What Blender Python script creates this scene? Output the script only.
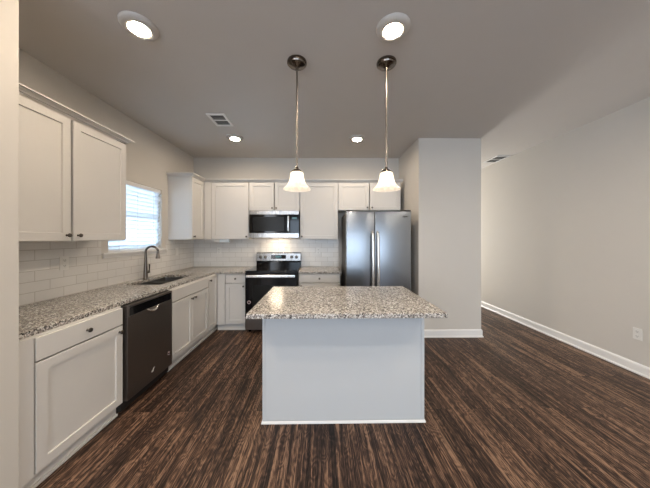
import bpy, bmesh, math, random
from mathutils import Vector, Matrix

random.seed(4)
for o in list(bpy.data.objects):
    bpy.data.objects.remove(o, do_unlink=True)
scene = bpy.context.scene
COL = scene.collection

# ------------------------------------------------------------------ camera
cam_d = bpy.data.cameras.new('camera')
cam = bpy.data.objects.new('camera', cam_d)
COL.objects.link(cam)
cam.location = (0.0, 0.0, 1.40)
cam.rotation_euler = (math.radians(90), 0, -0.0143)
cam_d.sensor_fit = 'HORIZONTAL'
cam_d.sensor_width = 36.0
cam_d.lens = 36.0 * 245.0 / 650.0
cam_d.shift_y = -6.4 / 650.0
cam_d.clip_start = 0.02
scene.camera = cam

# ------------------------------------------------------------------ view, world, daylight, assumed and added fill
scene.view_settings.view_transform = 'Standard'
scene.view_settings.look = 'None'
scene.view_settings.exposure = 1.40
scene.view_settings.gamma = 1.0
scene.view_settings.use_curve_mapping = False

world = bpy.data.worlds.new('overcast_sky')
scene.world = world
world.use_nodes = True
wn = world.node_tree.nodes
wn['Background'].inputs[0].default_value = (0.62, 0.78, 1.0, 1)
wn['Background'].inputs[1].default_value = 1.6

LAMP = (1.0, 0.82, 0.62)
LAMP_FILL = (1.0, 0.89, 0.75)  # colour of the unseen lamps added as fill
DAY = (0.76, 0.89, 1.0)
LAMP_L = 108.0          # radiance of the disc lamps
PEND_L = 7.0          # radiance of the pendant bulbs
GLOW_L = 0.10


def area(name, loc, direction, sx, sy, power, color):
    d = bpy.data.lights.new(name, 'AREA')
    d.shape = 'RECTANGLE'
    d.size, d.size_y, d.energy, d.color = sx, sy, power, color
    o = bpy.data.objects.new(name, d)
    COL.objects.link(o)
    o.location = loc
    o.rotation_euler = Vector(direction).to_track_quat('-Z', 'Y').to_euler()
    return o


area('assumed_rear_light', (0.5, -5.93, 1.45), (0, 1, 0), 4.7, 1.9, 26, DAY)  # assumed unseen opening behind the viewer, for the cool light on the island front
area('added_side_fill', (-2.25, -2.6, 1.45), (1, 0.15, 0), 1.9, 2.6, 30, (0.96, 0.97, 1.0))  # invented side opening, added to brighten the right wall and ceiling
area('daylight_kitchen_window', (-3.05, 3.03, 1.05), (1, 0, 0.45), 1.6, 1.5, 85, (0.62, 0.82, 1.0))
area('assumed_hall_light', (2.75, 7.3, 1.4), (0, -1, 0), 0.8, 1.9, 40, (1.0, 0.95, 0.86))  # assumed unseen source at the hall end, for the spill on wall and ceiling


# ------------------------------------------------------------------ materials
def new_mat(name):
    m = bpy.data.materials.new(name)
    m.use_nodes = True
    nt = m.node_tree
    return m, nt, nt.nodes['Principled BSDF']


def lk(nt, a, b):
    nt.links.new(a, b)


def simple(name, col, rough=0.5, metal=0.0, spec=0.5, bump=0.0, bscale=200.0, var=0.0, coat=0.0):
    """plain procedural material: colour with a faint noise variation and a micro bump"""
    m, nt, b = new_mat(name)
    b.inputs['Base Color'].default_value = (*col, 1)
    b.inputs['Roughness'].default_value = rough
    b.inputs['Metallic'].default_value = metal
    b.inputs['Specular IOR Level'].default_value = spec
    if coat:
        b.inputs['Coat Weight'].default_value = coat
    tc = nt.nodes.new('ShaderNodeTexCoord')
    if var:
        n = nt.nodes.new('ShaderNodeTexNoise')
        n.inputs['Scale'].default_value = 6
        lk(nt, tc.outputs['Object'], n.inputs['Vector'])
        mx = nt.nodes.new('ShaderNodeMix')
        mx.data_type = 'RGBA'
        mx.inputs[6].default_value = (*[c * (1 - var) for c in col], 1)
        mx.inputs[7].default_value = (*[min(1, c * (1 + var)) for c in col], 1)
        lk(nt, n.outputs['Fac'], mx.inputs[0])
        lk(nt, mx.outputs[2], b.inputs['Base Color'])
    if bump:
        n2 = nt.nodes.new('ShaderNodeTexNoise')
        n2.inputs['Scale'].default_value = bscale
        lk(nt, tc.outputs['Object'], n2.inputs['Vector'])
        bp = nt.nodes.new('ShaderNodeBump')
        bp.inputs['Strength'].default_value = bump
        bp.inputs['Distance'].default_value = 0.002
        lk(nt, n2.outputs['Fac'], bp.inputs['Height'])
        lk(nt, bp.outputs['Normal'], b.inputs['Normal'])
    return m


def brushed(name, col, rough=0.3, stretch=(4, 4, 400), amp=0.12, metal=1.0):
    """brushed metal: stretched noise varies roughness"""
    m, nt, b = new_mat(name)
    b.inputs['Base Color'].default_value = (*col, 1)
    b.inputs['Metallic'].default_value = metal
    tc = nt.nodes.new('ShaderNodeTexCoord')
    mp = nt.nodes.new('ShaderNodeMapping')
    mp.inputs['Scale'].default_value = stretch
    n = nt.nodes.new('ShaderNodeTexNoise')
    n.inputs['Scale'].default_value = 1.0
    n.inputs['Detail'].default_value = 3
    lk(nt, tc.outputs['Object'], mp.inputs['Vector'])
    lk(nt, mp.outputs[0], n.inputs['Vector'])
    mr = nt.nodes.new('ShaderNodeMapRange')
    mr.inputs['To Min'].default_value = rough - amp
    mr.inputs['To Max'].default_value = rough + amp
    lk(nt, n.outputs['Fac'], mr.inputs['Value'])
    lk(nt, mr.outputs[0], b.inputs['Roughness'])
    return m


def emit(name, col, strength):
    m, nt, b = new_mat(name)
    b.inputs['Base Color'].default_value = (*col, 1)
    b.inputs['Emission Color'].default_value = (*col, 1)
    b.inputs['Emission Strength'].default_value = strength
    return m


def granite():
    m, nt, b = new_mat('speckled_granite')
    tc = nt.nodes.new('ShaderNodeTexCoord')
    nz = nt.nodes.new('ShaderNodeTexNoise')
    nz.inputs['Scale'].default_value = 60
    mxv = nt.nodes.new('ShaderNodeMix')
    mxv.data_type = 'RGBA'
    mxv.inputs[0].default_value = 0.018
    lk(nt, tc.outputs['Object'], nz.inputs['Vector'])
    lk(nt, tc.outputs['Object'], mxv.inputs[6])
    lk(nt, nz.outputs['Color'], mxv.inputs[7])

    def cells(scale, stops):
        v = nt.nodes.new('ShaderNodeTexVoronoi')
        v.inputs['Scale'].default_value = scale
        lk(nt, mxv.outputs[2], v.inputs['Vector'])
        sp = nt.nodes.new('ShaderNodeSeparateColor')
        lk(nt, v.outputs['Color'], sp.inputs[0])
        r = nt.nodes.new('ShaderNodeValToRGB')
        r.color_ramp.interpolation = 'CONSTANT'
        el = r.color_ramp.elements
        el[0].position, el[0].color = stops[0][0], (*stops[0][1], 1)
        el[1].position, el[1].color = stops[1][0], (*stops[1][1], 1)
        for p, c in stops[2:]:
            e = el.new(p)
            e.color = (*c, 1)
        lk(nt, sp.outputs[0], r.inputs[0])
        return r, sp
    r1, s1 = cells(125, [(0.0, (0.006, 0.006, 0.007)), (0.20, (0.06, 0.05, 0.045)), (0.37, (0.25, 0.215, 0.19)),
                         (0.58, (0.50, 0.46, 0.41)), (0.78, (0.75, 0.73, 0.69))])
    r2, s2 = cells(250, [(0.0, (0.006, 0.006, 0.007)), (0.24, (0.18, 0.155, 0.14)), (0.48, (0.50, 0.46, 0.42)),
                         (0.78, (0.76, 0.74, 0.70))])
    mx = nt.nodes.new('ShaderNodeMix')
    mx.data_type = 'RGBA'
    mx.inputs[0].default_value = 0.35
    lk(nt, r1.outputs[0], mx.inputs[6])
    lk(nt, r2.outputs[0], mx.inputs[7])
    lk(nt, mx.outputs[2], b.inputs['Base Color'])
    b.inputs['Roughness'].default_value = 0.22
    b.inputs['Specular IOR Level'].default_value = 0.4
    return m


def wood_floor():
    m, nt, b = new_mat('dark_plank_floor')
    N = nt.nodes.new
    tc = N('ShaderNodeTexCoord')
    sp = N('ShaderNodeSeparateXYZ')
    lk(nt, tc.outputs['Object'], sp.inputs[0])
    cb = N('ShaderNodeCombineXYZ')
    lk(nt, sp.outputs['Y'], cb.inputs['X'])
    lk(nt, sp.outputs['X'], cb.inputs['Y'])
    br = N('ShaderNodeTexBrick')
    br.offset = 0.37
    br.inputs['Scale'].default_value = 1.0
    br.inputs['Brick Width'].default_value = 1.22
    br.inputs['Row Height'].default_value = 0.152
    br.inputs['Mortar Size'].default_value = 0.0016
    br.inputs['Mortar Smooth'].default_value = 0.2
    br.inputs['Color1'].default_value = (0, 0, 0, 1)
    br.inputs['Color2'].default_value = (1, 1, 1, 1)
    br.inputs['Mortar'].default_value = (0.5, 0.5, 0.5, 1)
    lk(nt, cb.outputs[0], br.inputs['Vector'])
    # a per-plank shift so that the grain breaks at every joint
    sh = N('ShaderNodeVectorMath')
    sh.operation = 'MULTIPLY_ADD'
    sh.inputs[1].default_value = (9.1, 5.3, 17.0)
    lk(nt, br.outputs['Color'], sh.inputs[0])
    lk(nt, cb.outputs[0], sh.inputs[2])
    # warp along the plank for the cathedral figure
    wz = N('ShaderNodeTexNoise')
    wz.inputs['Scale'].default_value = 1.0
    wz.inputs['Detail'].default_value = 2
    mp0 = N('ShaderNodeMapping')
    mp0.inputs['Scale'].default_value = (3.0, 9.0, 1)
    lk(nt, sh.outputs[0], mp0.inputs['Vector'])
    lk(nt, mp0.outputs[0], wz.inputs['Vector'])

    def streak(sc, det, rough):
        mp = N('ShaderNodeMapping')
        mp.inputs['Scale'].default_value = sc
        lk(nt, sh.outputs[0], mp.inputs['Vector'])
        n = N('ShaderNodeTexNoise')
        n.inputs['Scale'].default_value = 1.0
        n.inputs['Detail'].default_value = det
        n.inputs['Roughness'].default_value = rough
        n.inputs['Distortion'].default_value = 0.12
        lk(nt, mp.outputs[0], n.inputs['Vector'])
        return n
    fine = streak((3.4, 135, 1), 7, 0.8)
    broad = streak((0.8, 24, 1), 3, 0.55)
    # growth rings: a sine of the warp field
    ring = N('ShaderNodeMath')
    ring.operation = 'MULTIPLY'
    ring.inputs[1].default_value = 95.0
    lk(nt, wz.outputs['Fac'], ring.inputs[0])
    sn = N('ShaderNodeMath')
    sn.operation = 'SINE'
    lk(nt, ring.outputs[0], sn.inputs[0])

    def math_(op, a, bb):
        x = N('ShaderNodeMath')
        x.operation = op
        for i, q in enumerate((a, bb)):
            if isinstance(q, (int, float)):
                x.inputs[i].default_value = q
            else:
                lk(nt, q, x.inputs[i])
        return x.outputs[0]
    g = math_('ADD', math_('MULTIPLY', fine.outputs['Fac'], 1.1), math_('MULTIPLY', broad.outputs['Fac'], 0.5))
    g = math_('ADD', g, math_('MULTIPLY', sn.outputs[0], 0.045))
    g = math_('ADD', g, math_('MULTIPLY', math_('SUBTRACT', br.outputs['Color'], 0.5), 0.075))
    rp = N('ShaderNodeValToRGB')
    el = rp.color_ramp.elements
    el[0].position, el[0].color = 0.66, (0.008, 0.0052, 0.0045, 1)
    el[1].position, el[1].color = 0.94, (0.28, 0.172, 0.112, 1)
    for p, c in ((0.735, (0.027, 0.0165, 0.0125)), (0.80, (0.058, 0.0325, 0.0232)), (0.87, (0.128, 0.075, 0.049))):
        e = el.new(p)
        e.color = (*c, 1)
    lk(nt, g, rp.inputs[0])
    mj = N('ShaderNodeMix')
    mj.data_type = 'RGBA'
    mj.inputs[7].default_value = (0.006, 0.004, 0.003, 1)
    lk(nt, br.outputs['Fac'], mj.inputs[0])
    lk(nt, rp.outputs[0], mj.inputs[6])
    lk(nt, mj.outputs[2], b.inputs['Base Color'])
    b.inputs['Roughness'].default_value = 0.45
    b.inputs['Specular IOR Level'].default_value = 0.2
    bp = N('ShaderNodeBump')
    bp.inputs['Strength'].default_value = 0.25
    bp.inputs['Distance'].default_value = 0.002
    lk(nt, g, bp.inputs['Height'])
    lk(nt, bp.outputs['Normal'], b.inputs['Normal'])
    return m


def tiles(name, axis):
    m, nt, b = new_mat(name)
    N = nt.nodes.new
    tc = N('ShaderNodeTexCoord')
    sp = N('ShaderNodeSeparateXYZ')
    lk(nt, tc.outputs['Object'], sp.inputs[0])
    cb = N('ShaderNodeCombineXYZ')
    lk(nt, sp.outputs[axis], cb.inputs['X'])
    lk(nt, sp.outputs['Z'], cb.inputs['Y'])
    br = N('ShaderNodeTexBrick')
    br.offset = 0.5
    br.inputs['Scale'].default_value = 1.0
    br.inputs['Brick Width'].default_value = 0.215
    br.inputs['Row Height'].default_value = 0.0815
    br.inputs['Mortar Size'].default_value = 0.0022
    br.inputs['Mortar Smooth'].default_value = 0.3
    br.inputs['Color1'].default_value = (0.70, 0.685, 0.66, 1)
    br.inputs['Color2'].default_value = (0.76, 0.745, 0.72, 1)
    br.inputs['Mortar'].default_value = (0.50, 0.47, 0.43, 1)
    lk(nt, cb.outputs[0], br.inputs['Vector'])
    lk(nt, br.outputs['Color'], b.inputs['Base Color'])
    b.inputs['Roughness'].default_value = 0.25
    inv = N('ShaderNodeMath')
    inv.operation = 'SUBTRACT'
    inv.inputs[0].default_value = 1.0
    lk(nt, br.outputs['Fac'], inv.inputs[1])
    bp = N('ShaderNodeBump')
    bp.inputs['Strength'].default_value = 0.5
    bp.inputs['Distance'].default_value = 0.002
    lk(nt, inv.outputs[0], bp.inputs['Height'])
    lk(nt, bp.outputs['Normal'], b.inputs['Normal'])
    return m


def translucent(name, col, fac, rough=0.4, glow=0.0, glowcol=(1, 1, 1), veins=False):
    m, nt, b = new_mat(name)
    N = nt.nodes.new
    out = nt.nodes['Material Output']
    b.inputs['Base Color'].default_value = (*col, 1)
    b.inputs['Roughness'].default_value = rough
    if glow:
        b.inputs['Emission Color'].default_value = (*glowcol, 1)
        b.inputs['Emission Strength'].default_value = glow
    if veins:
        tc = N('ShaderNodeTexCoord')
        n = N('ShaderNodeTexNoise')
        n.inputs['Scale'].default_value = 14
        n.inputs['Distortion'].default_value = 2.5
        lk(nt, tc.outputs['Object'], n.inputs['Vector'])
        r = N('ShaderNodeValToRGB')
        r.color_ramp.elements[0].position, r.color_ramp.elements[0].color = 0.42, (*[c * 0.72 for c in col], 1)
        r.color_ramp.elements[1].position, r.color_ramp.elements[1].color = 0.56, (*col, 1)
        lk(nt, n.outputs['Fac'], r.inputs[0])
        lk(nt, r.outputs[0], b.inputs['Base Color'])
    t = N('ShaderNodeBsdfTranslucent')
    t.inputs['Color'].default_value = (*col, 1)
    mx = N('ShaderNodeMixShader')
    mx.inputs[0].default_value = fac
    lk(nt, b.outputs[0], mx.inputs[1])
    lk(nt, t.outputs[0], mx.inputs[2])
    lk(nt, mx.outputs[0], out.inputs['Surface'])
    return m


def window_glass():
    m, nt, b = new_mat('clear_window_glass')
    N = nt.nodes.new
    out = nt.nodes['Material Output']
    tr = N('ShaderNodeBsdfTransparent')
    gl = N('ShaderNodeBsdfGlossy')
    gl.inputs['Roughness'].default_value = 0.02
    fr = N('ShaderNodeFresnel')
    fr.inputs['IOR'].default_value = 1.45
    mx = N('ShaderNodeMixShader')
    lk(nt, fr.outputs[0], mx.inputs[0])
    lk(nt, tr.outputs[0], mx.inputs[1])
    lk(nt, gl.outputs[0], mx.inputs[2])
    lk(nt, mx.outputs[0], out.inputs['Surface'])
    return m


M = dict(
    wall=simple('greige_wall_paint', (0.60, 0.57, 0.525), 0.75, spec=0.25, bump=0.12, bscale=260, var=0.015),
    ceiling=simple('flat_ceiling_paint', (0.58, 0.555, 0.53), 0.9, spec=0.1, bump=0.15, bscale=220, var=0.015),
    trim=simple('white_trim_paint', (0.80, 0.79, 0.775), 0.35, spec=0.4, var=0.01),
    cab=simple('white_cabinet_paint', (0.63, 0.612, 0.588), 0.38, spec=0.4, var=0.01),
    dark_gap=simple('dark_cabinet_interior', (0.09, 0.075, 0.062), 0.8),
    island=simple('pale_grey_island_paint', (0.51, 0.525, 0.535), 0.42, spec=0.4, var=0.01),
    floor=wood_floor(), granite=granite(),
    tile_left=tiles('white_subway_tile_side', 'Y'), tile_back=tiles('white_subway_tile_back', 'X'),
    steel=brushed('stainless_steel', (0.43, 0.42, 0.41), 0.27, (300, 300, 3)),
    steel_h=brushed('bright_handle_steel', (0.78, 0.77, 0.75), 0.26, (300, 300, 4), 0.06),
    slate=brushed('dark_slate_steel', (0.17, 0.148, 0.132), 0.34, (3, 3, 300), 0.05, metal=0.85),
    nickel=brushed('brushed_nickel', (0.27, 0.24, 0.215), 0.32, (200, 200, 200), 0.06),
    nickel_d=brushed('dark_brushed_nickel', (0.16, 0.137, 0.118), 0.22, (200, 200, 200), 0.05),
    knob=brushed('knob_dark_nickel', (0.13, 0.115, 0.10), 0.3, (300, 300, 300), 0.05),
    sink=brushed('sink_steel', (0.20, 0.195, 0.19), 0.33, (200, 8, 200), 0.08),
    black=simple('black_enamel', (0.010, 0.010, 0.011), 0.22, spec=0.5, var=0.1),
    glass_black=simple('black_glass', (0.005, 0.005, 0.006), 0.07, spec=0.35, var=0.1),
    plastic_black=simple('matte_black_plastic', (0.014, 0.013, 0.013), 0.5, var=0.1),
    micro_win=simple('dark_microwave_screen', (0.011, 0.011, 0.010), 0.25, spec=0.2, var=0.1),
    plate=simple('white_outlet_plastic', (0.74, 0.725, 0.69), 0.35, var=0.01),
    slot=simple('dark_socket_slot', (0.06, 0.055, 0.05), 0.6, var=0.05),
    vinyl=simple('white_window_vinyl', (0.80, 0.80, 0.80), 0.4, var=0.01),
    slat=translucent('white_blind_slat', (0.80, 0.83, 0.86), 0.42, 0.45),
    glass=window_glass(),
    lens=emit('lit_lamp_lens', LAMP, LAMP_L), lens_fill=emit('lit_fill_lamp_lens', LAMP_FILL, LAMP_L * 2.3), lens_assumed=emit('lit_assumed_lamp_lens', LAMP, LAMP_L * 2.4),
    bulb=emit('lit_bulb', LAMP, PEND_L),
    shade=translucent('lit_alabaster_glass', (0.93, 0.90, 0.85), 0.5, 0.3, GLOW_L, (1.0, 0.93, 0.82), True),
    display=emit('range_clock_display', (0.03, 0.07, 0.08), 0.6),
    sticker=simple('pale_pink_sticker', (0.42, 0.33, 0.34), 0.6, var=0.02),
    lamp_trim=simple('grey_lamp_trim', (0.52, 0.49, 0.455), 0.5, var=0.01),
    vent_dark=simple('dark_vent_duct', (0.05, 0.05, 0.05), 0.8, var=0.05),
    red_ring=simple('sticker_ring_ink', (0.10, 0.05, 0.05), 0.6, var=0.02),
    underbox=simple('pale_box_plastic', (0.72, 0.78, 0.82), 0.4, var=0.02),
)


# ------------------------------------------------------------------ mesh helpers (world coordinates)
def bm_box(bm, x0, x1, y0, y1, z0, z1, bev=0.0, seg=2):
    t = bmesh.new()
    bmesh.ops.create_cube(t, size=1.0)
    for v in t.verts:
        v.co = Vector(((x0 + x1) / 2 + v.co.x * abs(x1 - x0), (y0 + y1) / 2 + v.co.y * abs(y1 - y0),
                       (z0 + z1) / 2 + v.co.z * abs(z1 - z0)))
    if bev > 0:
        bmesh.ops.bevel(t, geom=t.edges[:], offset=bev, segments=seg, profile=0.6, affect='EDGES')
    merge(bm, t)


def merge(bm, t):
    me = bpy.data.meshes.new('tmp')
    t.to_mesh(me)
    t.free()
    bm.from_mesh(me)
    bpy.data.meshes.remove(me)


def lathe(bm, prof, seg=32, mat=None, cap0=True, cap1=True):
    """prof: list of (r, z) round local Z; mat: Matrix to place it"""
    t = bmesh.new()
    rings = []
    for r, z in prof:
        rings.append([t.verts.new((r * math.cos(2 * math.pi * k / seg), r * math.sin(2 * math.pi * k / seg), z))
                      for k in range(seg)])
    for a, b in zip(rings[:-1], rings[1:]):
        for k in range(seg):
            t.faces.new((a[k], a[(k + 1) % seg], b[(k + 1) % seg], b[k]))
    if cap0:
        t.faces.new(rings[0][::-1])
    if cap1:
        t.faces.new(rings[-1])
    bmesh.ops.recalc_face_normals(t, faces=t.faces[:])
    if mat is not None:
        t.transform(mat)
    merge(bm, t)


def axis_mat(loc, direction):
    q = Vector(direction).normalized().to_track_quat('Z', 'Y')
    return Matrix.Translation(Vector(loc)) @ q.to_matrix().to_4x4()


def tube(bm, pts, rad, seg=12):
    """round tube through pts; rad a number or a list"""
    t = bmesh.new()
    n = len(pts)
    P = [Vector(p) for p in pts]
    rr = rad if isinstance(rad, (list, tuple)) else [rad] * n
    rings = []
    up = None
    for i in range(n):
        d = (P[min(i + 1, n - 1)] - P[max(i - 1, 0)]).normalized()
        if up is None:
            up = d.orthogonal().normalized()
        up = (up - d * up.dot(d)).normalized()
        side = d.cross(up)
        rings.append([t.verts.new(P[i] + rr[i] * (math.cos(2 * math.pi * k / seg) * up + math.sin(2 * math.pi * k / seg) * side))
                      for k in range(seg)])
    for a, b in zip(rings[:-1], rings[1:]):
        for k in range(seg):
            t.faces.new((a[k], a[(k + 1) % seg], b[(k + 1) % seg], b[k]))
    t.faces.new(rings[0][::-1])
    t.faces.new(rings[-1])
    bmesh.ops.recalc_face_normals(t, faces=t.faces[:])
    merge(bm, t)


def grid_prism(bm, us, vs, inside, w0, w1, perm='xyz'):
    """prism over the cells (u,v) for which inside(i,j) holds; perm says which world axes u,v,w are"""
    t = bmesh.new()
    cache = {}

    def V(u, v, w):
        k = (round(u, 5), round(v, 5), round(w, 5))
        if k not in cache:
            d = dict(zip(perm, (u, v, w)))
            cache[k] = t.verts.new((d['x'], d['y'], d['z']))
        return cache[k]
    nu, nv = len(us) - 1, len(vs) - 1
    ok = lambda i, j: 0 <= i < nu and 0 <= j < nv and inside(i, j)
    for i in range(nu):
        for j in range(nv):
            if not ok(i, j):
                continue
            a, b, c, d = us[i], us[i + 1], vs[j], vs[j + 1]
            t.faces.new((V(a, c, w1), V(b, c, w1), V(b, d, w1), V(a, d, w1)))
            t.faces.new((V(a, d, w0), V(b, d, w0), V(b, c, w0), V(a, c, w0)))
            if not ok(i - 1, j):
                t.faces.new((V(a, c, w0), V(a, c, w1), V(a, d, w1), V(a, d, w0)))
            if not ok(i + 1, j):
                t.faces.new((V(b, d, w0), V(b, d, w1), V(b, c, w1), V(b, c, w0)))
            if not ok(i, j - 1):
                t.faces.new((V(b, c, w0), V(b, c, w1), V(a, c, w1), V(a, c, w0)))
            if not ok(i, j + 1):
                t.faces.new((V(a, d, w0), V(a, d, w1), V(b, d, w1), V(b, d, w0)))
    bmesh.ops.recalc_face_normals(t, faces=t.faces[:])
    merge(bm, t)


def sweep(bm, path, prof):
    """sweep a closed profile [(out, z)] along a plan path [(x, y)] with mitred corners; out = left of travel"""
    t = bmesh.new()
    n = len(path)
    P = [Vector((p[0], p[1])) for p in path]
    rings = []
    for i in range(n):
        ds = []
        if i > 0:
            ds.append((P[i] - P[i - 1]).normalized())
        if i < n - 1:
            ds.append((P[i + 1] - P[i]).normalized())
        ns = [Vector((-d.y, d.x)) for d in ds]
        if len(ns) == 2:
            m = (ns[0] + ns[1])
            m = m / (1 + ns[0].dot(ns[1]))
        else:
            m = ns[0]
        rings.append([t.verts.new((P[i].x + m.x * o, P[i].y + m.y * o, z)) for o, z in prof])
    k = len(prof)
    for a, b in zip(rings[:-1], rings[1:]):
        for j in range(k):
            t.faces.new((a[j], a[(j + 1) % k], b[(j + 1) % k], b[j]))
    t.faces.new(rings[0][::-1])
    t.faces.new(rings[-1])
    bmesh.ops.recalc_face_normals(t, faces=t.faces[:])
    merge(bm, t)


# ------------------------------------------------------------------ object helpers
def origin(o):
    p = Vector((0, 0, 0))
    while o is not None:
        p = p + o.location
        o = o.parent
    return p


def obj(name, bm, mat, parent=None, smooth=False, loc=None, bevel=0.0):
    """link a bmesh given in world coordinates as one mesh object"""
    me = bpy.data.meshes.new(name)
    base = Vector(loc) if loc is not None else None
    if base is None:
        base = Vector((0, 0, 0))
    off = (origin(parent) if parent is not None else Vector((0, 0, 0))) + base
    for v in bm.verts:
        v.co = v.co - off
    bm.to_mesh(me)
    bm.free()
    o = bpy.data.objects.new(name, me)
    COL.objects.link(o)
    me.materials.append(M[mat] if isinstance(mat, str) else mat)
    o.location = base
    if parent is not None:
        o.parent = parent
    if smooth:
        for p in me.polygons:
            p.use_smooth = True
        try:
            me.set_sharp_from_angle(angle=math.radians(38))
        except Exception:
            pass
    if bevel:
        md = o.modifiers.new('edge', 'BEVEL')
        md.width, md.segments, md.limit_method, md.angle_limit = bevel, 2, 'ANGLE', math.radians(40)
    return o


def thing(name, label, cat, loc, group=None):
    o = bpy.data.objects.new(name, None)
    o.empty_display_size = 0.1
    COL.objects.link(o)
    o.location = loc
    o['label'], o['category'] = label, cat
    if group:
        o['group'] = group
    return o


def tag(o, label, cat, group=None):
    o['label'], o['category'] = label, cat
    if group:
        o['group'] = group
    return o


def struct(o):
    o['kind'] = 'structure'
    return o


def dup(root, loc, label, group=None):
    r = root.copy()
    COL.objects.link(r)
    r.location = loc
    r['label'] = label
    if group:
        r['group'] = group
    for ch in list(root.children):
        c = ch.copy()
        COL.objects.link(c)
        c.parent = r
        for g in list(ch.children):
            d = g.copy()
            COL.objects.link(d)
            d.parent = c
    return r


def box(name, x0, x1, y0, y1, z0, z1, mat, parent=None, bev=0.002):
    bm = bmesh.new()
    bm_box(bm, x0, x1, y0, y1, z0, z1, bev)
    return obj(name, bm, mat, parent)


# ------------------------------------------------------------------ dimensions
XL, XR, YB, H = -2.235, 3.262, 4.31, 2.80
XC, YC, ZC0, ZC = -1.588, 3.655, 0.860, 0.893          # counter edges and thickness
XD, YD = -1.556, 3.685                                # outer faces of the base doors (side run, back run)
XU, YU = -1.866, 3.962                                # outer faces of the upper doors
PX0, PX1, PY = 1.366, 2.252, 3.425                    # wall beside the refrigerator
WY0, WY1, WZ0, WZ1 = 2.60, 3.455, 1.222, 2.062        # window opening

# ------------------------------------------------------------------ the room
def shell():
    b = bmesh.new()
    bm_box(b, -2.5, 3.5, -6.2, 7.5, -0.12, 0.0)
    struct(obj('floor', b, 'floor'))
    b = bmesh.new()
    bm_box(b, -2.5, 3.5, -6.2, 7.5, H, H + 0.12)
    struct(obj('ceiling', b, 'ceiling'))
    b = bmesh.new()
    grid_prism(b, [-6.0, -3.92, -1.28, WY0, WY1, YB + 0.14], [0, 0.48, WZ0, WZ1, 2.42, H],
               lambda i, j: not (i == 3 and j == 2) and not (i == 1 and j in (1, 2, 3)), XL - 0.14, XL, 'yzx')  # second hole is made up for the added side fill
    struct(obj('wall_left', b, 'wall'))
    b = bmesh.new()
    bm_box(b, XL, PX0, YB, YB + 0.14, 0, H)
    struct(obj('wall_back', b, 'wall'))
    b = bmesh.new()
    bm_box(b, XR, XR + 0.14, -6.0, 7.4, 0, H)
    struct(obj('wall_right', b, 'wall'))
    b = bmesh.new()
    bm_box(b, PX0, PX1, PY, 7.4, 0, H)
    struct(obj('wall_middle', b, 'wall'))
    b = bmesh.new()
    bm_box(b, XL, -1.532, 1.12, 1.262, 0, H)
    struct(obj('wall_side', b, 'wall'))
    # living room end behind the viewer, hall end; openings assumed behind the assumed lights
    b = bmesh.new()
    grid_prism(b, [XL - 0.14, -1.87, 2.87, XR + 0.14], [0, 0.48, 2.42, H], lambda i, j: not (i == 1 and j == 1), -6.14, -6.0, 'xzy')
    struct(obj('wall_front', b, 'wall'))
    b = bmesh.new()
    grid_prism(b, [PX1, 2.33, 3.17, XR], [0, 0.4, 2.4, H], lambda i, j: not (i == 1 and j == 1), 7.4, 7.5, 'xzy')
    struct(obj('wall_hall', b, 'wall'))
    # baseboards with a bead and a shoe
    prof = [(0, 0), (0.022, 0), (0.022, 0.014), (0.013, 0.022), (0.013, 0.088), (0.008, 0.102), (0.003, 0.108), (0, 0.108)]
    b = bmesh.new()
    sweep(b, [(XR, -6.0), (XR, 7.4)], prof)
    struct(obj('baseboard_right', b, 'trim'))
    b = bmesh.new()
    sweep(b, [(PX1, 7.4), (PX1, PY), (PX0, PY)], prof)
    struct(obj('baseboard_middle', b, 'trim'))


shell()


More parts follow.
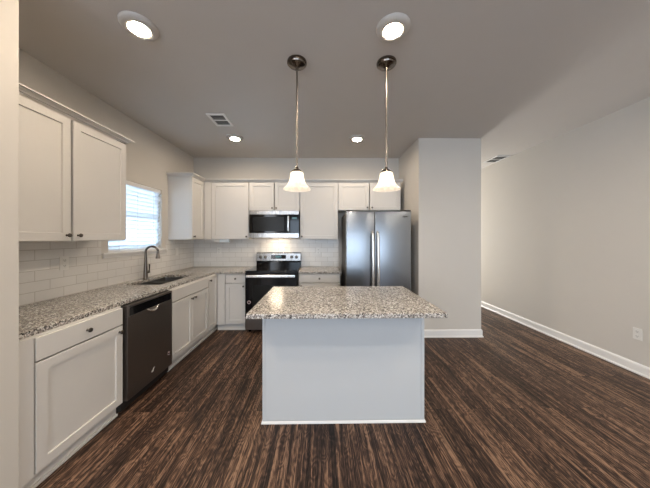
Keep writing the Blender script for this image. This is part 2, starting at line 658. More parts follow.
# ------------------------------------------------------------------ window, sill, blind
def window():
    fx0, fx1 = XL - 0.125, XL - 0.08
    b = bmesh.new()
    grid_prism(b, [WY0, WY0 + 0.045, WY1 - 0.045, WY1], [WZ0 + 0.02, WZ0 + 0.065, 1.63, 1.668, WZ1 - 0.045, WZ1],
               lambda i, j: not (i == 1 and j in (1, 3)), fx0, fx1, 'yzx')
    w = obj('window_1', b, 'vinyl', bevel=0.002)
    struct(w)
    for z0, z1 in ((WZ0 + 0.065, 1.63), (1.668, WZ1 - 0.045)):
        box('pane', fx0 + 0.018, fx0 + 0.024, WY0 + 0.045, WY1 - 0.045, z0, z1, 'glass', w, 0)
    b = bmesh.new()
    bm_box(b, XL - 0.125, XL, WY0, WY1, WZ0, WZ0 + 0.02)
    bm_box(b, XL, XL + 0.035, WY0 - 0.09, WY1 + 0.09, WZ0 - 0.002, WZ0 + 0.02, 0.004)
    bm_box(b, XL, XL + 0.016, WY0 - 0.07, WY1 + 0.07, WZ0 - 0.036, WZ0 - 0.002, 0.003)
    struct(obj('window_sill', b, 'trim', w))
    t = thing('window_blind', 'white horizontal slat blind closed over the window above the sink', 'window blind',
              (XL - 0.035, (WY0 + WY1) / 2, WZ0 + 0.02))
    y0, y1 = WY0 + 0.008, WY1 - 0.008
    box('headrail', XL - 0.062, XL - 0.006, y0, y1, WZ1 - 0.05, WZ1 - 0.001, 'vinyl', t, 0.003)
    box('bottom_rail', XL - 0.060, XL - 0.010, y0, y1, WZ0 + 0.021, WZ0 + 0.038, 'vinyl', t, 0.003)
    b = bmesh.new()
    n = 15
    z0, z1 = WZ0 + 0.062, WZ1 - 0.078
    for k in range(n):
        z = z0 + (z1 - z0) * k / (n - 1)
        s = bmesh.new()
        # a gently crowned slat, inner edge low
        prof = []
        for q in range(5):
            u = -0.034 + 0.068 * q / 4
            prof.append((u, 0.0028 * (1 - (u / 0.034) ** 2)))
        rows = []
        a = math.radians(-62)
        for side in (0.0014, -0.0014):
            for (u, h) in (prof if side > 0 else prof[::-1]):
                hh = h + side
                rows.append((u * math.cos(a) + hh * math.sin(a), -u * math.sin(a) + hh * math.cos(a)))
        va = [s.verts.new((XL - 0.035 + p, y0, z + q)) for p, q in rows]
        vb = [s.verts.new((XL - 0.035 + p, y1, z + q)) for p, q in rows]
        m = len(rows)
        for j in range(m):
            s.faces.new((va[j], va[(j + 1) % m], vb[(j + 1) % m], vb[j]))
        s.faces.new(va)
        s.faces.new(vb[::-1])
        bmesh.ops.recalc_face_normals(s, faces=s.faces[:])
        merge(b, s)
    obj('slats', b, 'slat', t)
    for y in (y0 + 0.14, (y0 + y1) / 2, y1 - 0.14):
        b = bmesh.new()
        tube(b, [(XL - 0.0085, y, WZ0 + 0.03), (XL - 0.0085, y, WZ1 - 0.05)], 0.0016, 6)
        obj('ladder_cord', b, 'vinyl', t)


window()


# ------------------------------------------------------------------ backsplash tile
def backsplash():
    b = bmesh.new()
    us = [1.262, WY0 - 0.09, WY1 + 0.09, YB - 0.008]
    grid_prism(b, us, [ZC, WZ0 - 0.037, 1.371], lambda i, j: not (i == 1 and j == 1), XL, XL + 0.008, 'yzx')
    tag(obj('tile_backsplash', b, 'tile_left'), 'white subway tile backsplash on the left wall below the window', 'backsplash')
    b = bmesh.new()
    bm_box(b, XL, 0.30, YB - 0.008, YB, ZC, 1.371)
    tag(obj('tile_backsplash', b, 'tile_back'), 'white subway tile backsplash on the back wall behind the range', 'backsplash')


backsplash()


# ------------------------------------------------------------------ cabinets
# F maps (u along the run, d out from the door plane, z) to the world
def FB(y):      # back run: faces the viewer
    return lambda u, d, z: (u, y - d, z)


def FL(x):      # left run: faces right
    return lambda u, d, z: (x + d, u, z)


def fbox(bm, F, u0, u1, d0, d1, z0, z1, bev=0.0):
    a, c = F(u0, d0, z0), F(u1, d1, z1)
    bm_box(bm, min(a[0], c[0]), max(a[0], c[0]), min(a[1], c[1]), max(a[1], c[1]), z0, z1, bev)


def shaker(F, u0, u1, z0, z1, th=0.019, rail=0.058):
    """five-piece door: outer face at d = 0, recessed centre panel"""
    t = bmesh.new()

    def ring(a, d):
        return [t.verts.new(F(u, d, z)) for u, z in ((u0 + a, z0 + a), (u1 - a, z0 + a), (u1 - a, z1 - a), (u0 + a, z1 - a))]
    R = [ring(0, -th), ring(0, -0.0025), ring(0.0025, 0), ring(rail, 0), ring(rail + 0.003, -0.0095), ]
    for a, b in zip(R[:-1], R[1:]):
        for k in range(4):
            t.faces.new((a[k], a[(k + 1) % 4], b[(k + 1) % 4], b[k]))
    t.faces.new(R[0][::-1])
    t.faces.new(R[-1])
    bmesh.ops.recalc_face_normals(t, faces=t.faces[:])
    return t


def slab(F, u0, u1, z0, z1, th=0.019):
    b = bmesh.new()
    fbox(b, F, u0, u1, -th, 0.0, z0, z1, 0.003)
    return b


def knob(F, u, z, parent):
    a, c = Vector(F(u, 0, z)), Vector(F(u, 1, z))
    b = bmesh.new()
    lathe(b, [(0.0085, 0), (0.0075, 0.003), (0.005, 0.008), (0.0055, 0.013), (0.0125, 0.017), (0.0150, 0.022),
              (0.0135, 0.027), (0.007, 0.030)], 20, axis_mat(a, c - a))
    obj('knob', b, 'knob', parent, True)


def door(F, u0, u1, z0, z1, root, kn=None, flat=False, name='door'):
    bm = slab(F, u0, u1, z0, z1) if flat else shaker(F, u0, u1, z0, z1)
    d = obj(name, bm, 'cab', root)
    if kn:
        knob(F, kn[0], kn[1], d)
    return d


G = 0.0022   # half a reveal


def carcass(b, F, u0, u1, depth, z0, z1):
    """frameless box: two sides, back, bottom; the top is added by the caller"""
    fbox(b, F, u0 + 0.0005, u0 + 0.0185, -depth, -0.0205, z0, z1, 0.001)
    fbox(b, F, u1 - 0.0185, u1 - 0.0005, -depth, -0.0205, z0, z1, 0.001)
    fbox(b, F, u0 + 0.0190, u1 - 0.0190, -depth, -depth + 0.010, z0, z1)
    fbox(b, F, u0 + 0.0190, u1 - 0.0190, -depth + 0.0105, -0.0205, z0, z0 + 0.016, 0.0)


def wall_cab(label, F, u0, u1, z0, z1, depth, doors, group=None, crown=None, extra=None):
    c = F((u0 + u1) / 2, -depth / 2, z0)
    t = thing('wall_cabinet', label, 'cabinet', c, group)
    b = bmesh.new()
    carcass(b, F, u0, u1, depth, z0, z1)
    fbox(b, F, u0 + 0.02, u1 - 0.02, -depth + 0.02, -0.0205, z1 - 0.016, z1)
    obj('body', b, 'cab', t)
    for (a, e, kn) in doors:
        door(F, a + G, e - G, z0 + 0.004, z1 - 0.012, t, kn)
    if extra:
        b = bmesh.new()
        fbox(b, F, extra[0], extra[1], -0.0195, -0.002, z0 + 0.001, z1, 0.001)
        obj('filler_strip', b, 'cab', t)
    return t


UZ0, UZ1 = 1.372, 2.296
CROWN = [(0, 0), (0.004, 0), (0.004, 0.007), (0.015, 0.008), (0.018, 0.016), (0.033, 0.025), (0.034, 0.030), (0.047, 0.031), (0.047, 0.041), (0, 0.041)]


def uppers():
    # near the viewer on the left wall
    F = FL(XU)
    t = wall_cab('large white two-door wall cabinet on the left wall, left of the window', F, 1.34, 2.372, UZ0, UZ1,
                 XU - XL, [(1.345, 1.855, (1.822, UZ0 + 0.045)), (1.869, 2.372, (1.905, UZ0 + 0.045))])
    b = bmesh.new()
    sweep(b, [(XL, 2.372), (XU - 0.004, 2.372), (XU - 0.004, 1.34)], [(o, UZ1 + z) for o, z in CROWN])
    obj('crown_molding', b, 'cab', t)
    # the corner cabinet
    F = FL(XU - 0.02)
    t = wall_cab('white corner wall cabinet with end panel toward the window, right of the window', F, 3.60, 4.30, UZ0, UZ1, XU - 0.02 - XL,
                 [(3.602, 3.958, (3.642, UZ0 + 0.045))])
    # the back wall
    F = FB(YU)
    D = YB - YU
    wall_cab('tall white single-door wall cabinet left of the microwave', F, -1.885, -1.170, UZ0, UZ1, D,
             [(-1.768, -1.172, (-1.205, UZ0 + 0.045))], extra=(-1.884, -1.772))
    wall_cab('short white two-door wall cabinet directly above the microwave', F, -1.168, -0.352, 1.832, UZ1, D,
             [(-1.166, -0.764, (-0.793, 1.875)), (-0.756, -0.362, (-0.727, 1.875))])
    wall_cab('tall white single-door wall cabinet between microwave and refrigerator', F, -0.350, 0.268, UZ0, UZ1, D,
             [(-0.345, 0.264, (-0.317, UZ0 + 0.045))])
    wall_cab('short white two-door wall cabinet above the refrigerator', F, 0.270, 1.290, 1.842, UZ1, D,
             [(0.274, 0.776, (0.742, 1.885)), (0.784, 1.286, (0.818, 1.885))])
    b = bmesh.new()
    xc = XU - 0.024
    sweep(b, [(XL, 3.60), (xc, 3.60), (xc, YU + 0.004), (1.315, YU + 0.004)], [(-o, UZ1 + z) for o, z in CROWN])
    tag(obj('crown_molding', b, 'cab'), 'white crown molding running along the tops of the back wall cabinets', 'molding')


uppers()


def base_cab(label, F, u0, u1, depth, fronts, toe_d=0.058, shoe=True, fillers=(), hollow=False):
    """fronts: (kind, u0, u1, z0, z1, knob)"""
    c = F((u0 + u1) / 2, -depth / 2, 0)
    t = thing('base_cabinet', label, 'cabinet', c)
    b = bmesh.new()
    carcass(b, F, u0, u1, depth, 0.100, ZC0)
    if hollow:
        fbox(b, F, u0 + 0.02, u1 - 0.02, -0.038, -0.0205, ZC0 - 0.016, ZC0)
    else:
        fbox(b, F, u0 + 0.02, u1 - 0.02, -depth + 0.02, -0.0205, ZC0 - 0.016, ZC0)
    obj('body', b, 'cab', t)
    b = bmesh.new()
    fbox(b, F, u0 + 0.0005, u1 - 0.0005, -toe_d - 0.02, -toe_d, 0, 0.0995)
    fbox(b, F, u0 + 0.0005, u1 - 0.0005, -toe_d, -toe_d + 0.016, 0, 0.018, 0.005)
    obj('toe_kick', b, 'cab', t)
    for kind, a, e, z0, z1, kn in fronts:
        door(F, a + G, e - G, z0, z1, t, kn, kind != 'door', kind)
    for a, e in fillers:
        b = bmesh.new()
        fbox(b, F, a, e, -0.020, -0.002, 0.1, ZC0 - 0.001, 0.001)
        obj('filler_strip', b, 'cab', t)
    return t


DZ0, DZ1, WZa, WZb = 0.108, 0.712, 0.722, 0.850


def bases():
    F = FL(XD)
    dep = XD - XL - 0.002
    base_cab('white base cabinet with one drawer over one door, left of the dishwasher', F, 1.264, 1.948, dep,
             [('drawer', 1.357, 1.944, WZa, WZb, (1.650, 0.786)), ('door', 1.357, 1.944, DZ0, DZ1, (1.908, 0.672))],
             fillers=[(1.264, 1.350)])
    base_cab('white two-door sink base cabinet under the window', F, 2.572, 3.400, dep,
             [('false_front', 2.576, 3.397, WZa, WZb, None), ('door', 2.576, 2.987, DZ0, DZ1, (2.950, 0.672)),
              ('door', 2.987, 3.397, DZ0, DZ1, (3.024, 0.672))], hollow=True)
    base_cab('narrow white full-height-door base cabinet in the inner corner', F, 3.402, YB - 0.005, dep,
             [('door', 3.404, 3.680, DZ0, WZb, (3.440, 0.800))])
    F = FB(YD)
    dep = YB - YD - 0.002
    base_cab('white base cabinet with drawer and door, left of the range', F, XD - 0.018, -1.128, dep,
             [('drawer', -1.440, -1.131, WZa, WZb, (-1.285, 0.786)), ('door', -1.440, -1.131, DZ0, DZ1, (-1.165, 0.672))],
             fillers=[(XD + 0.001, -1.446)])
    base_cab('white base cabinet with drawer between range and refrigerator', F, -0.348, 0.285, dep,
             [('drawer', -0.344, 0.281, WZa, WZb, (-0.03, 0.786)), ('door', -0.344, 0.281, DZ0, DZ1, (-0.305, 0.672))])


bases()


# ------------------------------------------------------------------ countertops, sink, faucet
SX0, SX1, SY0, SY1 = -2.125, -1.735, 2.660, 3.364


def counters():
    b = bmesh.new()
    us = [XL + 0.0005, SX0, SX1, XC, -1.128]
    vs = [1.263, SY0, SY1, YC, YB - 0.0005]

    def ins(i, j):
        if i == 1 and j == 1:
            return False
        if i == 3:
            return j == 3
        return True
    grid_prism(b, us, vs, ins, ZC0 + 0.0005, ZC, 'xyz')
    tag(obj('countertop', b, 'granite', bevel=0.003), 'L-shaped speckled granite countertop along the left wall, holding the sink', 'countertop')
    b = bmesh.new()
    bm_box(b, -0.350, 0.297, YC, YB - 0.0005, ZC0 + 0.0005, ZC, 0.003)
    tag(obj('countertop', b, 'granite'), 'short speckled granite countertop between range and refrigerator', 'countertop')


counters()


def sink():
    t = thing('kitchen_sink', 'undermount double-bowl stainless sink set in the granite below the window', 'sink',
              ((SX0 + SX1) / 2, (SY0 + SY1) / 2, ZC0 - 0.21))
    ym = (SY0 + SY1) / 2
    rim = bmesh.new()
    for y0, y1, dp in ((SY0, ym - 0.014, 0.20), (ym + 0.014, SY1, 0.18)):
        s = bmesh.new()
        x0, x1 = SX0, SX1
        zt, zb = ZC0 - 0.001, ZC0 - dp

        def loop(a, z, r):
            pts = []
            for cx, cy, a0 in ((x1 - a - r, y1 - a - r, 0), (x0 + a + r, y1 - a - r, 90), (x0 + a + r, y0 + a + r, 180), (x1 - a - r, y0 + a + r, 270)):
                for q in range(5):
                    an = math.radians(a0 + q * 22.5)
                    pts.append(s.verts.new((cx + r * math.cos(an), cy + r * math.sin(an), z)))
            return pts
        L = [loop(-0.012, zt, 0.03), loop(0.002, zt, 0.03), loop(0.006, zb + 0.03, 0.03), loop(0.03, zb, 0.03), loop(0.12, zb - 0.004, 0.02)]
        for a, c in zip(L[:-1], L[1:]):
            m = len(a)
            for k in range(m):
                s.faces.new((a[k], a[(k + 1) % m], c[(k + 1) % m], c[k]))
        s.faces.new(L[-1])
        bmesh.ops.recalc_face_normals(s, faces=s.faces[:])
        if s.faces[:][-1].normal.z < 0:
            bmesh.ops.reverse_faces(s, faces=s.faces[:])
        bowl = obj('bowl', s, 'sink', t, True)
        md = bowl.modifiers.new('wall', 'SOLIDIFY')
        md.thickness, md.offset = 0.0015, -1
        d = bmesh.new()
        lathe(d, [(0.042, 0), (0.042, 0.003), (0.03, 0.003), (0.026, -0.002)], 24, Matrix.Translation(((x0 + x1) / 2, (y0 + y1) / 2, zb - 0.003)))
        obj('drain', d, 'nickel', bowl, True)
    b = bmesh.new()
    bm_box(b, SX0 + 0.004, SX1 - 0.004, ym - 0.0138, ym + 0.0138, ZC0 - 0.05, ZC0 - 0.0015, 0.004)
    obj('divider', b, 'steel_h', t)


sink()


def faucet():
    x, y = -2.163, 3.045
    t = thing('kitchen_faucet', 'tall brushed nickel gooseneck faucet with pull-down sprayer behind the sink', 'faucet', (x, y, ZC))
    b = bmesh.new()
    lathe(b, [(0.030, 0), (0.030, 0.006), (0.026, 0.012), (0.0245, 0.03), (0.022, 0.10), (0.017, 0.20), (0.0135, 0.275), (0.0125, 0.30)], 24,
          Matrix.Translation((x, y, ZC)))
    obj('body', b, 'nickel_d', t, True)
    dx, dy = 0.93, 0.37
    R = 0.064
    pts = [(x, y, ZC + 0.295), (x, y, ZC + 0.33)]
    for k in range(1, 13):
        a = math.pi * k / 12 * 0.97
        r = R * (1 - math.cos(a))
        pts.append((x + dx * r, y + dy * r, ZC + 0.33 + R * math.sin(a) * 1.05))
    b = bmesh.new()
    tube(b, pts, 0.0122, 14)
    obj('spout', b, 'nickel_d', t, True)
    e = Vector(pts[-1])
    b = bmesh.new()
    lathe(b, [(0.0125, 0.0), (0.0145, -0.012), (0.0145, -0.03), (0.019, -0.055), (0.0255, -0.085), (0.0255, -0.094), (0.018, -0.096)][::-1], 20,
          Matrix.Translation(e + Vector((0, 0, 0.004))))
    obj('spray_head', b, 'nickel', t, True)
    b = bmesh.new()
    tube(b, [(x, y + 0.012, ZC + 0.075), (x, y + 0.062, ZC + 0.075)], 0.0125, 14)
    tube(b, [(x, y + 0.056, ZC + 0.075), (x + 0.006, y + 0.057, ZC + 0.115), (x + 0.012, y + 0.050, ZC + 0.175)], [0.009, 0.007, 0.0085], 12)
    obj('lever_handle', b, 'nickel_d', t, True)


faucet()


# ------------------------------------------------------------------ island
IX0, IX1, IY0, IY1 = -0.443, 0.780, 1.853, 2.505
def island():
    t = thing('kitchen_island', 'pale grey painted kitchen island base under the granite slab', 'island', ((IX0 + IX1) / 2, (IY0 + IY1) / 2, 0))
    b = bmesh.new()
    bm_box(b, IX0, IX1, IY0 + 0.004, IY1, 0, ZC0, 0.0015)
    obj('body', b, 'island', t)
    for xa, xb in ((IX0 - 0.0015, IX0 + 0.017), (IX1 - 0.022, IX1 + 0.0015)):
        b = bmesh.new()
        bm_box(b, xa, xb, IY0 - 0.003, IY0 + 0.006, 0.0, ZC0, 0.0015)
        obj('corner_trim', b, 'island', t)
    prof = [(0, 0), (0.008, 0), (0.008, 0.008), (0.006, 0.014), (0.003, 0.018), (0, 0.018)]
    b = bmesh.new()
    sweep(b, [(IX0 - 0.0015, IY1), (IX0 - 0.0015, IY0 - 0.003), (IX1 + 0.0015, IY0 - 0.003), (IX1 + 0.0015, IY1)], [(-o, z) for o, z in prof])
    obj('shoe_molding', b, 'trim', t)
    # working side: three drawers over doors, facing the range
    F = lambda u, d, z: (u, IY1 + 0.0195 + d, z)
    w = (IX1 - IX0) / 3
    for k in range(3):
        a, e = IX0 + k * w + 0.004, IX0 + (k + 1) * w - 0.004
        for nm, z0, z1, kz in (('drawer', WZa, WZb, 0.786), ('door', DZ0, DZ1, 0.672)):
            bm = slab(F, a, e, z0, z1) if nm == 'drawer' else shaker(F, a, e, z0, z1)
            d = obj(nm, bm, 'island', t)
            knob(F, (a + e) / 2 if nm == 'drawer' else a + 0.035, kz, d)
    b = bmesh.new()
    bm_box(b, -0.499, 0.848, 1.628, 2.547, ZC0 + 0.0005, ZC, 0.003)
    tag(obj('countertop', b, 'granite'), 'rectangular speckled granite countertop on the kitchen island', 'countertop')


island()


# ------------------------------------------------------------------ dishwasher
def dishwasher():
    y0, y1 = 1.955, 2.566
    xf = -1.545
    t = thing('dishwasher', 'dark stainless dishwasher under the granite counter between white cabinets', 'dishwasher', ((XL + xf) / 2, (y0 + y1) / 2, 0))
    b = bmesh.new()
    bm_box(b, XL + 0.01, xf - 0.042, y0 + 0.002, y1 - 0.002, 0.02, ZC0 - 0.004, 0.002)
    obj('tub', b, 'plastic_black', t)
    # door: a panel with a pocket handle cut across its top
    yc = (y0 + y1) / 2
    da, db = y0 + 0.018, y1 - 0.010
    b = bmesh.new()
    bm_box(b, xf - 0.040, xf, da, db, 0.095, 0.765, 0.004)
    bm_box(b, xf - 0.040, xf, da, da + 0.022, 0.765, 0.853, 0.003)
    bm_box(b, xf - 0.040, xf, db - 0.010, db, 0.765, 0.853, 0.003)
    bm_box(b, xf - 0.040, xf, da + 0.02, db - 0.008, 0.836, 0.853, 0.003)
    dr = obj('door', b, 'slate', t)
    b = bmesh.new()
    bm_box(b, xf - 0.040, xf - 0.003, da + 0.022, db - 0.010, 0.7655, 0.8355, 0.002)
    obj('control_panel', b, 'glass_black', t)
    # crescent pocket handle lip
    b = bmesh.new()
    prev = []
    n = 14
    for k in range(n + 1):
        s = -1 + 2 * k / n
        yy = yc + 0.075 * s
        dep = 0.020 * (1 - s * s)
        prev.append((xf + 0.001 + dep * 0.5, yy, 0.768 - 0.030 * (1 - s * s)))
    tube(b, prev, [0.004 + 0.008 * (1 - (-1 + 2 * k / n) ** 2) for k in range(n + 1)], 10)
    obj('pocket_handle', b, 'steel_h', dr, True)
    b = bmesh.new()
    tube(b, [(xf + 0.0005, yc - 0.010, 0.186), (xf + 0.001, yc + 0.004, 0.182), (xf + 0.001, yc + 0.012, 0.196), (xf + 0.001, yc + 0.028, 0.206)], 0.0022, 6)
    tube(b, [(xf + 0.0005, yc - 0.014, 0.180), (xf + 0.001, yc + 0.002, 0.172), (xf + 0.0005, yc + 0.012, 0.182)], 0.002, 6)
    obj('swoosh_emblem', b, 'plate', dr, True)
    b = bmesh.new()
    lathe(b, [(0.017, 0), (0.017, 0.0012)], 24, axis_mat((xf, 2.498, 0.232), (1, 0, 0)))
    st = obj('round_sticker', b, 'sticker', dr)
    st['label'] = 'small pale round sticker'
    b = bmesh.new()
    lathe(b, [(0.010, 0), (0.010, 0.0009)], 20, axis_mat((xf + 0.0012, 2.498, 0.232), (1, 0, 0)))
    obj('sticker_print', b, 'red_ring', st)
    b = bmesh.new()
    bm_box(b, -1.640, -1.625, y0 + 0.004, y1 - 0.004, 0.0, 0.092, 0.001)
    obj('kick_plate', b, 'plastic_black', t)


dishwasher()


# ------------------------------------------------------------------ range
def kitchen_range():
    x0, x1, yf = -1.122, -0.354, 3.605
    xc = (x0 + x1) / 2
    t = thing('kitchen_range', 'freestanding electric range with black glass oven door and stainless backguard', 'range', (xc, (yf + YB) / 2, 0))
    b = bmesh.new()
    bm_box(b, x0 + 0.003, x1 - 0.003, yf + 0.035, YB - 0.03, 0.03, 0.898, 0.002)
    for xx in (x0 + 0.05, x1 - 0.05):
        for yy in (yf + 0.08, YB - 0.08):
            lathe(b, [(0.016, 0), (0.016, 0.031)], 12, Matrix.Translation((xx, yy, 0)))
    obj('body', b, 'black', t)
    b = bmesh.new()
    bm_box(b, x0, x1, yf + 0.012, YB - 0.075, 0.8985, 0.913, 0.004)
    ct = obj('cooktop', b, 'glass_black', t)
    for xx, yy, r in ((xc - 0.19, yf + 0.18, 0.105), (xc + 0.19, yf + 0.18, 0.085), (xc - 0.19, yf + 0.45, 0.08), (xc + 0.19, yf + 0.45, 0.10)):
        b = bmesh.new()
        lathe(b, [(r - 0.003, 0.0), (r, 0.0), (r, 0.0006), (r - 0.003, 0.0006), (r - 0.003, 0.0)], 40, Matrix.Translation((xx, yy, 0.9131)), False, False)
        obj('burner_ring', b, 'nickel_d', ct)
    # backguard
    yb = YB - 0.075
    b = bmesh.new()
    bm_box(b, x0 + 0.002, x1 - 0.002, yb, YB - 0.012, 0.899, 0.998, 0.003)
    obj('backguard_base', b, 'glass_black', t)
    b = bmesh.new()
    bm_box(b, x0 + 0.002, x1 - 0.002, yb - 0.014, YB - 0.012, 0.9985, 1.132, 0.006)
    bg = obj('backguard', b, 'steel', t)
    b = bmesh.new()
    bm_box(b, x0 + 0.002, x1 - 0.002, yb - 0.002, YB - 0.012, 1.1325, 1.142, 0.002)
    obj('backguard_cap', b, 'black', bg)
    b = bmesh.new()
    bm_box(b, xc - 0.128, xc + 0.128, yb - 0.0165, yb - 0.0142, 1.036, 1.102, 0.001)
    dp = obj('control_display', b, 'glass_black', bg)
    b = bmesh.new()
    bm_box(b, xc - 0.05, xc + 0.05, yb - 0.0185, yb - 0.0167, 1.058, 1.090, 0.0005)
    obj('clock_screen', b, 'display', dp)
    for xx in (x0 + 0.078, x0 + 0.158, x1 - 0.158, x1 - 0.078):
        b = bmesh.new()
        lathe(b, [(0.027, 0), (0.027, 0.006), (0.021, 0.009), (0.019, 0.026), (0.016, 0.029)], 24, axis_mat((xx, yb - 0.0142, 1.066), (0, -1, 0)))
        bm_box(b, xx - 0.0035, xx + 0.0035, yb - 0.049, yb - 0.04, 1.050, 1.082, 0.001)
        obj('control_knob', b, 'knob', bg, True)
    # oven door
    b = bmesh.new()
    bm_box(b, x0 + 0.003, x1 - 0.003, yf, yf + 0.033, 0.235, 0.890, 0.004)
    od = obj('oven_door', b, 'glass_black', t)
    b = bmesh.new()
    bm_box(b, x0 + 0.11, x1 - 0.11, yf - 0.0015, yf - 0.0002, 0.36, 0.70, 0.0005)
    obj('oven_window', b, 'micro_win', od)
    b = bmesh.new()
    bm_box(b, x0 + 0.028, x1 - 0.028, yf - 0.058, yf - 0.036, 0.818, 0.858, 0.009, 3)
    for xx in (x0 + 0.05, x1 - 0.05):
        bm_box(b, xx - 0.013, xx + 0.013, yf - 0.04, yf - 0.0005, 0.822, 0.850, 0.004)
    obj('oven_handle', b, 'steel_h', od)
    b = bmesh.new()
    lathe(b, [(0.026, 0), (0.026, 0.0012)], 28, axis_mat((-1.062, yf, 0.452), (0, -1, 0)))
    st = obj('round_sticker', b, 'sticker', od)
    st['label'] = 'small pale ring-shaped sticker'
    b = bmesh.new()
    lathe(b, [(0.015, 0), (0.015, 0.0009)], 24, axis_mat((-1.062, yf - 0.0012, 0.452), (0, -1, 0)))
    obj('sticker_print', b, 'black', st)
    b = bmesh.new()
    bm_box(b, x0 + 0.003, x1 - 0.003, yf + 0.004, yf + 0.033, 0.045, 0.228, 0.004)
    obj('storage_drawer', b, 'slate', t)


kitchen_range()


# ------------------------------------------------------------------ microwave
def microwave():
    x0, x1, yf, z0, z1 = -1.146, -0.360, 3.905, 1.398, 1.8295
    t = thing('microwave', 'stainless over-the-range microwave with dark window, under the short cabinet', 'microwave', ((x0 + x1) / 2, (yf + YB) / 2, z0))
    b = bmesh.new()
    bm_box(b, x0, x1, yf + 0.03, YB - 0.01, z0 + 0.02, z1, 0.002)
    obj('body', b, 'plastic_black', t)
    b = bmesh.new()
    bm_box(b, x0, x1, yf, yf + 0.029, z1 - 0.062, z1, 0.003)
    obj('vent_strip', b, 'steel', t)
    b = bmesh.new()
    bm_box(b, x0, x1, yf, yf + 0.029, z0, z0 + 0.074, 0.003)
    obj('bottom_strip', b, 'steel', t)
    xs = x1 - 0.135
    b = bmesh.new()
    bm_box(b, x0, xs - 0.001, yf + 0.0005, yf + 0.029, z0 + 0.075, z1 - 0.063, 0.002)
    d = obj('door', b, 'glass_black', t)
    b = bmesh.new()
    bm_box(b, x0 + 0.055, xs - 0.10, yf - 0.001, yf + 0.0003, z0 + 0.105, z1 - 0.10, 0.0004)
    obj('door_window', b, 'micro_win', d)
    b = bmesh.new()
    hx = xs - 0.030
    tube(b, [(hx, yf - 0.0, z0 + 0.10), (hx, yf - 0.032, z0 + 0.112), (hx, yf - 0.036, (z0 + z1) / 2), (hx, yf - 0.032, z1 - 0.098), (hx, yf - 0.0, z1 - 0.085)],
         [0.012, 0.015, 0.016, 0.015, 0.012], 12)
    obj('handle', b, 'steel_h', d, True)
    b = bmesh.new()
    bm_box(b, xs, x1, yf + 0.0005, yf + 0.029, z0 + 0.075, z1 - 0.063, 0.002)
    cp = obj('control_panel', b, 'glass_black', t)
    b = bmesh.new()
    bm_box(b, xs + 0.025, x1 - 0.03, yf - 0.001, yf + 0.0003, z1 - 0.135, z1 - 0.105, 0.0004)
    obj('clock_screen', b, 'display', cp)
    b = bmesh.new()
    bm_box(b, x0 + 0.30, x1 - 0.30, yf + 0.12, yf + 0.20, z0 + 0.014, z0 + 0.0195, 0.001)
    m = emit('lit_cooktop_lamp', (1.0, 0.80, 0.58), 26.0)  # lamp itself unseen, assumed from the warm glow on the tile
    obj('cooktop_lamp', b, m, t)


microwave()


# ------------------------------------------------------------------ refrigerator
def fridge():
    x0, x1, yf, zt = 0.346, 1.262, 3.425, 1.772
    xs = 0.748
    t = thing('refrigerator', 'stainless side-by-side refrigerator in the alcove beside the wall', 'refrigerator', ((x0 + x1) / 2, 3.8, 0))
    b = bmesh.new()
    bm_box(b, x0 + 0.004, x1 - 0.004, yf + 0.075, YB - 0.04, 0.03, zt - 0.02, 0.004)
    bm_box(b, x0 + 0.02, x1 - 0.02, yf + 0.09, yf + 0.12, 0.0, 0.03, 0.001)
    bm_box(b, x0 + 0.02, x1 - 0.02, YB - 0.12, YB - 0.08, 0.0, 0.03, 0.001)
    obj('body', b, simple('dark_fridge_case', (0.045, 0.042, 0.040), 0.5, var=0.05), t)
    fs = brushed('fridge_steel', (0.24, 0.25, 0.265), 0.24, (3, 3, 260), 0.05)
    for nm, a, e, hx in (('freezer_door', x0, xs - 0.002, xs - 0.036), ('fridge_door', xs + 0.002, x1, xs + 0.036)):
        b = bmesh.new()
        bm_box(b, a, e, yf, yf + 0.072, 0.075, zt, 0.009, 3)
        d = obj(nm, b, fs, t, True)
        b = bmesh.new()
        pts = [(hx, yf + 0.002, 0.50), (hx, yf - 0.040, 0.53), (hx, yf - 0.055, 0.70), (hx, yf - 0.060, 1.0), (hx, yf - 0.055, 1.30), (hx, yf - 0.040, 1.455), (hx, yf + 0.002, 1.485)]
        tube(b, pts, [0.015, 0.019, 0.020, 0.020, 0.020, 0.019, 0.015], 14)
        obj('handle', b, 'steel_h', d, True)
        b = bmesh.new()
        bm_box(b, (a if nm[1] == 'r' and a < 0.5 else e - 0.09), (a + 0.09 if a < 0.5 else e), yf + 0.02, yf + 0.11, zt + 0.0005, zt + 0.016, 0.003)
        obj('hinge_cover', b, 'plastic_black', t)
    b = bmesh.new()
    bm_box(b, 1.142, 1.212, yf - 0.0022, yf + 0.0002, 1.688, 1.702, 0.0008)
    obj('name_badge', b, 'slot', t)
    b = bmesh.new()
    bm_box(b, x0 + 0.01, x1 - 0.01, yf + 0.03, yf + 0.07, 0.012, 0.07, 0.002)
    obj('grille', b, 'plastic_black', t)


fridge()


# ------------------------------------------------------------------ lamps
def disc_lamp(x, y, label, lens='lens'):
    t = thing('ceiling_light', label, 'ceiling light', (x, y, H), 'disc ceiling lights')
    b = bmesh.new()
    lathe(b, [(0.112, 0.0), (0.112, -0.006), (0.104, -0.018), (0.088, -0.026), (0.070, -0.027), (0.0605, -0.022)], 48,
          Matrix.Translation((x, y, H)), True, False)
    obj('trim_ring', b, 'lamp_trim', t, True)
    b = bmesh.new()
    lathe(b, [(0.0602, -0.0230), (0.0602, -0.022)], 48, Matrix.Translation((x, y, H)))
    obj('lens', b, lens, t)
    return t


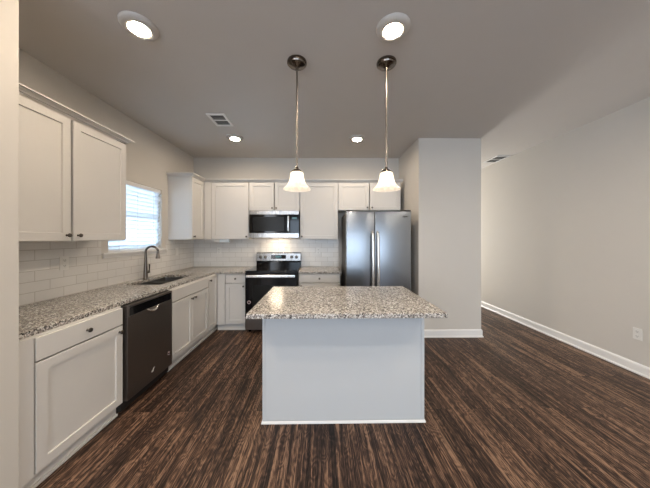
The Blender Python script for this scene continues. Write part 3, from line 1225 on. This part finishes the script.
A = disc_lamp(-1.206, 1.640, 'lit disc ceiling light above the left counter, nearest the viewer')
dup(A, (0.476, 1.628, H), 'lit disc ceiling light in front of the right pendant lamp')
dup(A, (-1.210, 3.444, H), 'small lit disc ceiling light just behind the square ceiling vent')
dup(A, (0.499, 3.437, H), 'small lit disc ceiling light seen between the two pendant rods')
# first is assumed from the island shadow; the rest are unseen fills added for brightness
disc_lamp(-1.34, 0.52, 'assumed unseen disc ceiling light behind the viewer on the left', 'lens_assumed')
B = disc_lamp(2.25, 0.80, 'added unseen fill light overhead near the bare right wall', 'lens_fill')
dup(B, (2.25, -1.60, H), 'added unseen fill light behind the viewer near the right wall')
dup(B, (0.48, 0.10, H), 'added unseen fill light behind the viewer in the middle')
dup(B, (0.48, -3.20, H), 'added unseen fill light farthest behind the viewer')


def pendant(x, y, label):
    t = thing('pendant_lamp', label, 'pendant lamp', (x, y, H), 'pendant lamps over the island')
    T = Matrix.Translation((x, y, 0))
    b = bmesh.new()
    lathe(b, [(0.076, H), (0.078, H - 0.006), (0.077, H - 0.018), (0.070, H - 0.021), (0.066, H - 0.030), (0.056, H - 0.035), (0.030, H - 0.042), (0.014, H - 0.050), (0.010, H - 0.068)], 40, T)
    obj('canopy', b, 'nickel_d', t, True)
    b = bmesh.new()
    tube(b, [(x, y, H - 0.066), (x, y, 1.95)], 0.0082, 14)
    obj('rod', b, 'nickel', t, True)
    b = bmesh.new()
    lathe(b, [(0.010, 1.962), (0.013, 1.950), (0.030, 1.938), (0.046, 1.924), (0.047, 1.919)], 32, T)
    lathe(b, [(0.018, 1.9185), (0.018, 1.893)], 20, T)
    obj('socket_cap', b, 'nickel_d', t, True)
    b = bmesh.new()
    prof = [(0.0445, 1.9185), (0.0505, 1.912), (0.0535, 1.895), (0.057, 1.870), (0.064, 1.845), (0.076, 1.822), (0.093, 1.803), (0.1065, 1.790), (0.108, 1.782)]
    inner = [(r - 0.004, z - 0.0005) for r, z in prof[::-1]]
    lathe(b, prof + inner, 48, T, False, False)
    obj('glass_shade', b, 'shade', t, True)
    b = bmesh.new()
    lathe(b, [(0.012, 1.893), (0.014, 1.885), (0.024, 1.868), (0.029, 1.850), (0.026, 1.832), (0.015, 1.822), (0.004, 1.819)], 24, T)
    obj('bulb', b, 'bulb', t, True)
    return t


P = pendant(-0.195, 1.952, 'left pendant lamp, bell-shaped white glass shade on a nickel rod over the island')
dup(P, (0.518, 1.948, H), 'right pendant lamp, bell-shaped white glass shade on a nickel rod, toward the refrigerator')


# ------------------------------------------------------------------ ceiling vents
def vent(x0, x1, y0, y1, n, label):
    t = thing('ceiling_vent', label, 'vent', ((x0 + x1) / 2, (y0 + y1) / 2, H))
    m = 0.028
    b = bmesh.new()
    grid_prism(b, [x0, x0 + m, x1 - m, x1], [y0, y0 + m, (y0 + y1) / 2 - 0.008, (y0 + y1) / 2 + 0.008, y1 - m, y1],
               lambda i, j: not (i == 1 and j in (1, 3)), H - 0.012, H - 0.0002, 'xyz')
    obj('frame', b, 'trim', t, bevel=0.003)
    b = bmesh.new()
    bm_box(b, x0 + m, x1 - m, y0 + m, y1 - m, H - 0.0022, H - 0.0004)
    obj('duct_opening', b, 'vent_dark', t)
    for k in range(n):
        y = y0 + m + (y1 - y0 - 2 * m) * (k + 0.5) / n
        s = bmesh.new()
        bm_box(s, x0 + m, x1 - m, -0.009, 0.009, -0.0008, 0.0008)
        s.transform(Matrix.Translation((0, y, H - 0.0085)) @ Matrix.Rotation(math.radians(28), 4, 'X'))
        obj('louver', s, 'trim', t)


vent(-1.305, -1.095, 2.775, 3.075, 8, 'rectangular louvered ceiling vent above the left counter, near the window')
vent(2.99, 3.235, 4.13, 4.50, 8, 'rectangular louvered ceiling vent in the hall beside the right wall')


# ------------------------------------------------------------------ outlets and small fittings
def outlet(F, u, z, label, switch=False, w=0.074, h=0.118):
    """F as for the cabinets, d = 0 on the wall"""
    t = thing('light_switch' if switch else 'wall_outlet', label, 'switch' if switch else 'outlet', F(u, 0, z))
    b = bmesh.new()
    fbox(b, F, u - w / 2, u + w / 2, 0.0002, 0.0062, z - h / 2, z + h / 2, 0.002)
    obj('cover_plate', b, 'plate', t)
    if switch:
        b = bmesh.new()
        fbox(b, F, u - 0.016, u + 0.016, 0.0063, 0.0095, z - 0.033, z + 0.033, 0.0015)
        obj('rocker', b, 'plate', t)
        return
    for dz in (-0.024, 0.024):
        b = bmesh.new()
        fbox(b, F, u - 0.0165, u + 0.0165, 0.0063, 0.0082, z + dz - 0.0145, z + dz + 0.0145, 0.0008)
        r = obj('socket', b, 'plate', t)
        b = bmesh.new()
        fbox(b, F, u - 0.009, u - 0.006, 0.0083, 0.0088, z + dz - 0.004, z + dz + 0.007)
        fbox(b, F, u + 0.006, u + 0.009, 0.0083, 0.0088, z + dz - 0.004, z + dz + 0.007)
        fbox(b, F, u - 0.0025, u + 0.0025, 0.0083, 0.0088, z + dz - 0.011, z + dz - 0.006)
        obj('slots', b, 'slot', r)


outlet(FL(XL + 0.008), 2.150, 1.180, 'white outlet on the left tile backsplash below the large wall cabinet')
outlet(FL(XL + 0.008), 3.800, 1.185, 'white switch on the left tile backsplash past the faucet, below the corner cabinet', True)
outlet(FB(YB - 0.008), -1.785, 1.170, 'white outlet on the back tile backsplash left of the range')
outlet(FB(YB - 0.008), -0.055, 1.165, 'white outlet on the back tile backsplash right of the range')
outlet(lambda u, d, z: (XR - d, u, z), 2.480, 0.407, 'white outlet low on the bare right wall above the baseboard')


def underbox():  # pale plastic box of unknown use under the cabinet
    t = thing('under_cabinet_box', 'small pale plastic box fixed under the wall cabinet left of the microwave', 'light fixture', (-1.62, 4.03, UZ0))
    b = bmesh.new()
    bm_box(b, -1.655, -1.50, 3.995, 4.06, UZ0 - 0.050, UZ0 - 0.0003, 0.005)
    obj('housing', b, 'underbox', t)
    b = bmesh.new()
    bm_box(b, -1.745, -1.657, 3.99, 4.06, UZ0 - 0.048, UZ0 - 0.0003, 0.005)
    obj('end_cover', b, 'plate', t)


underbox()
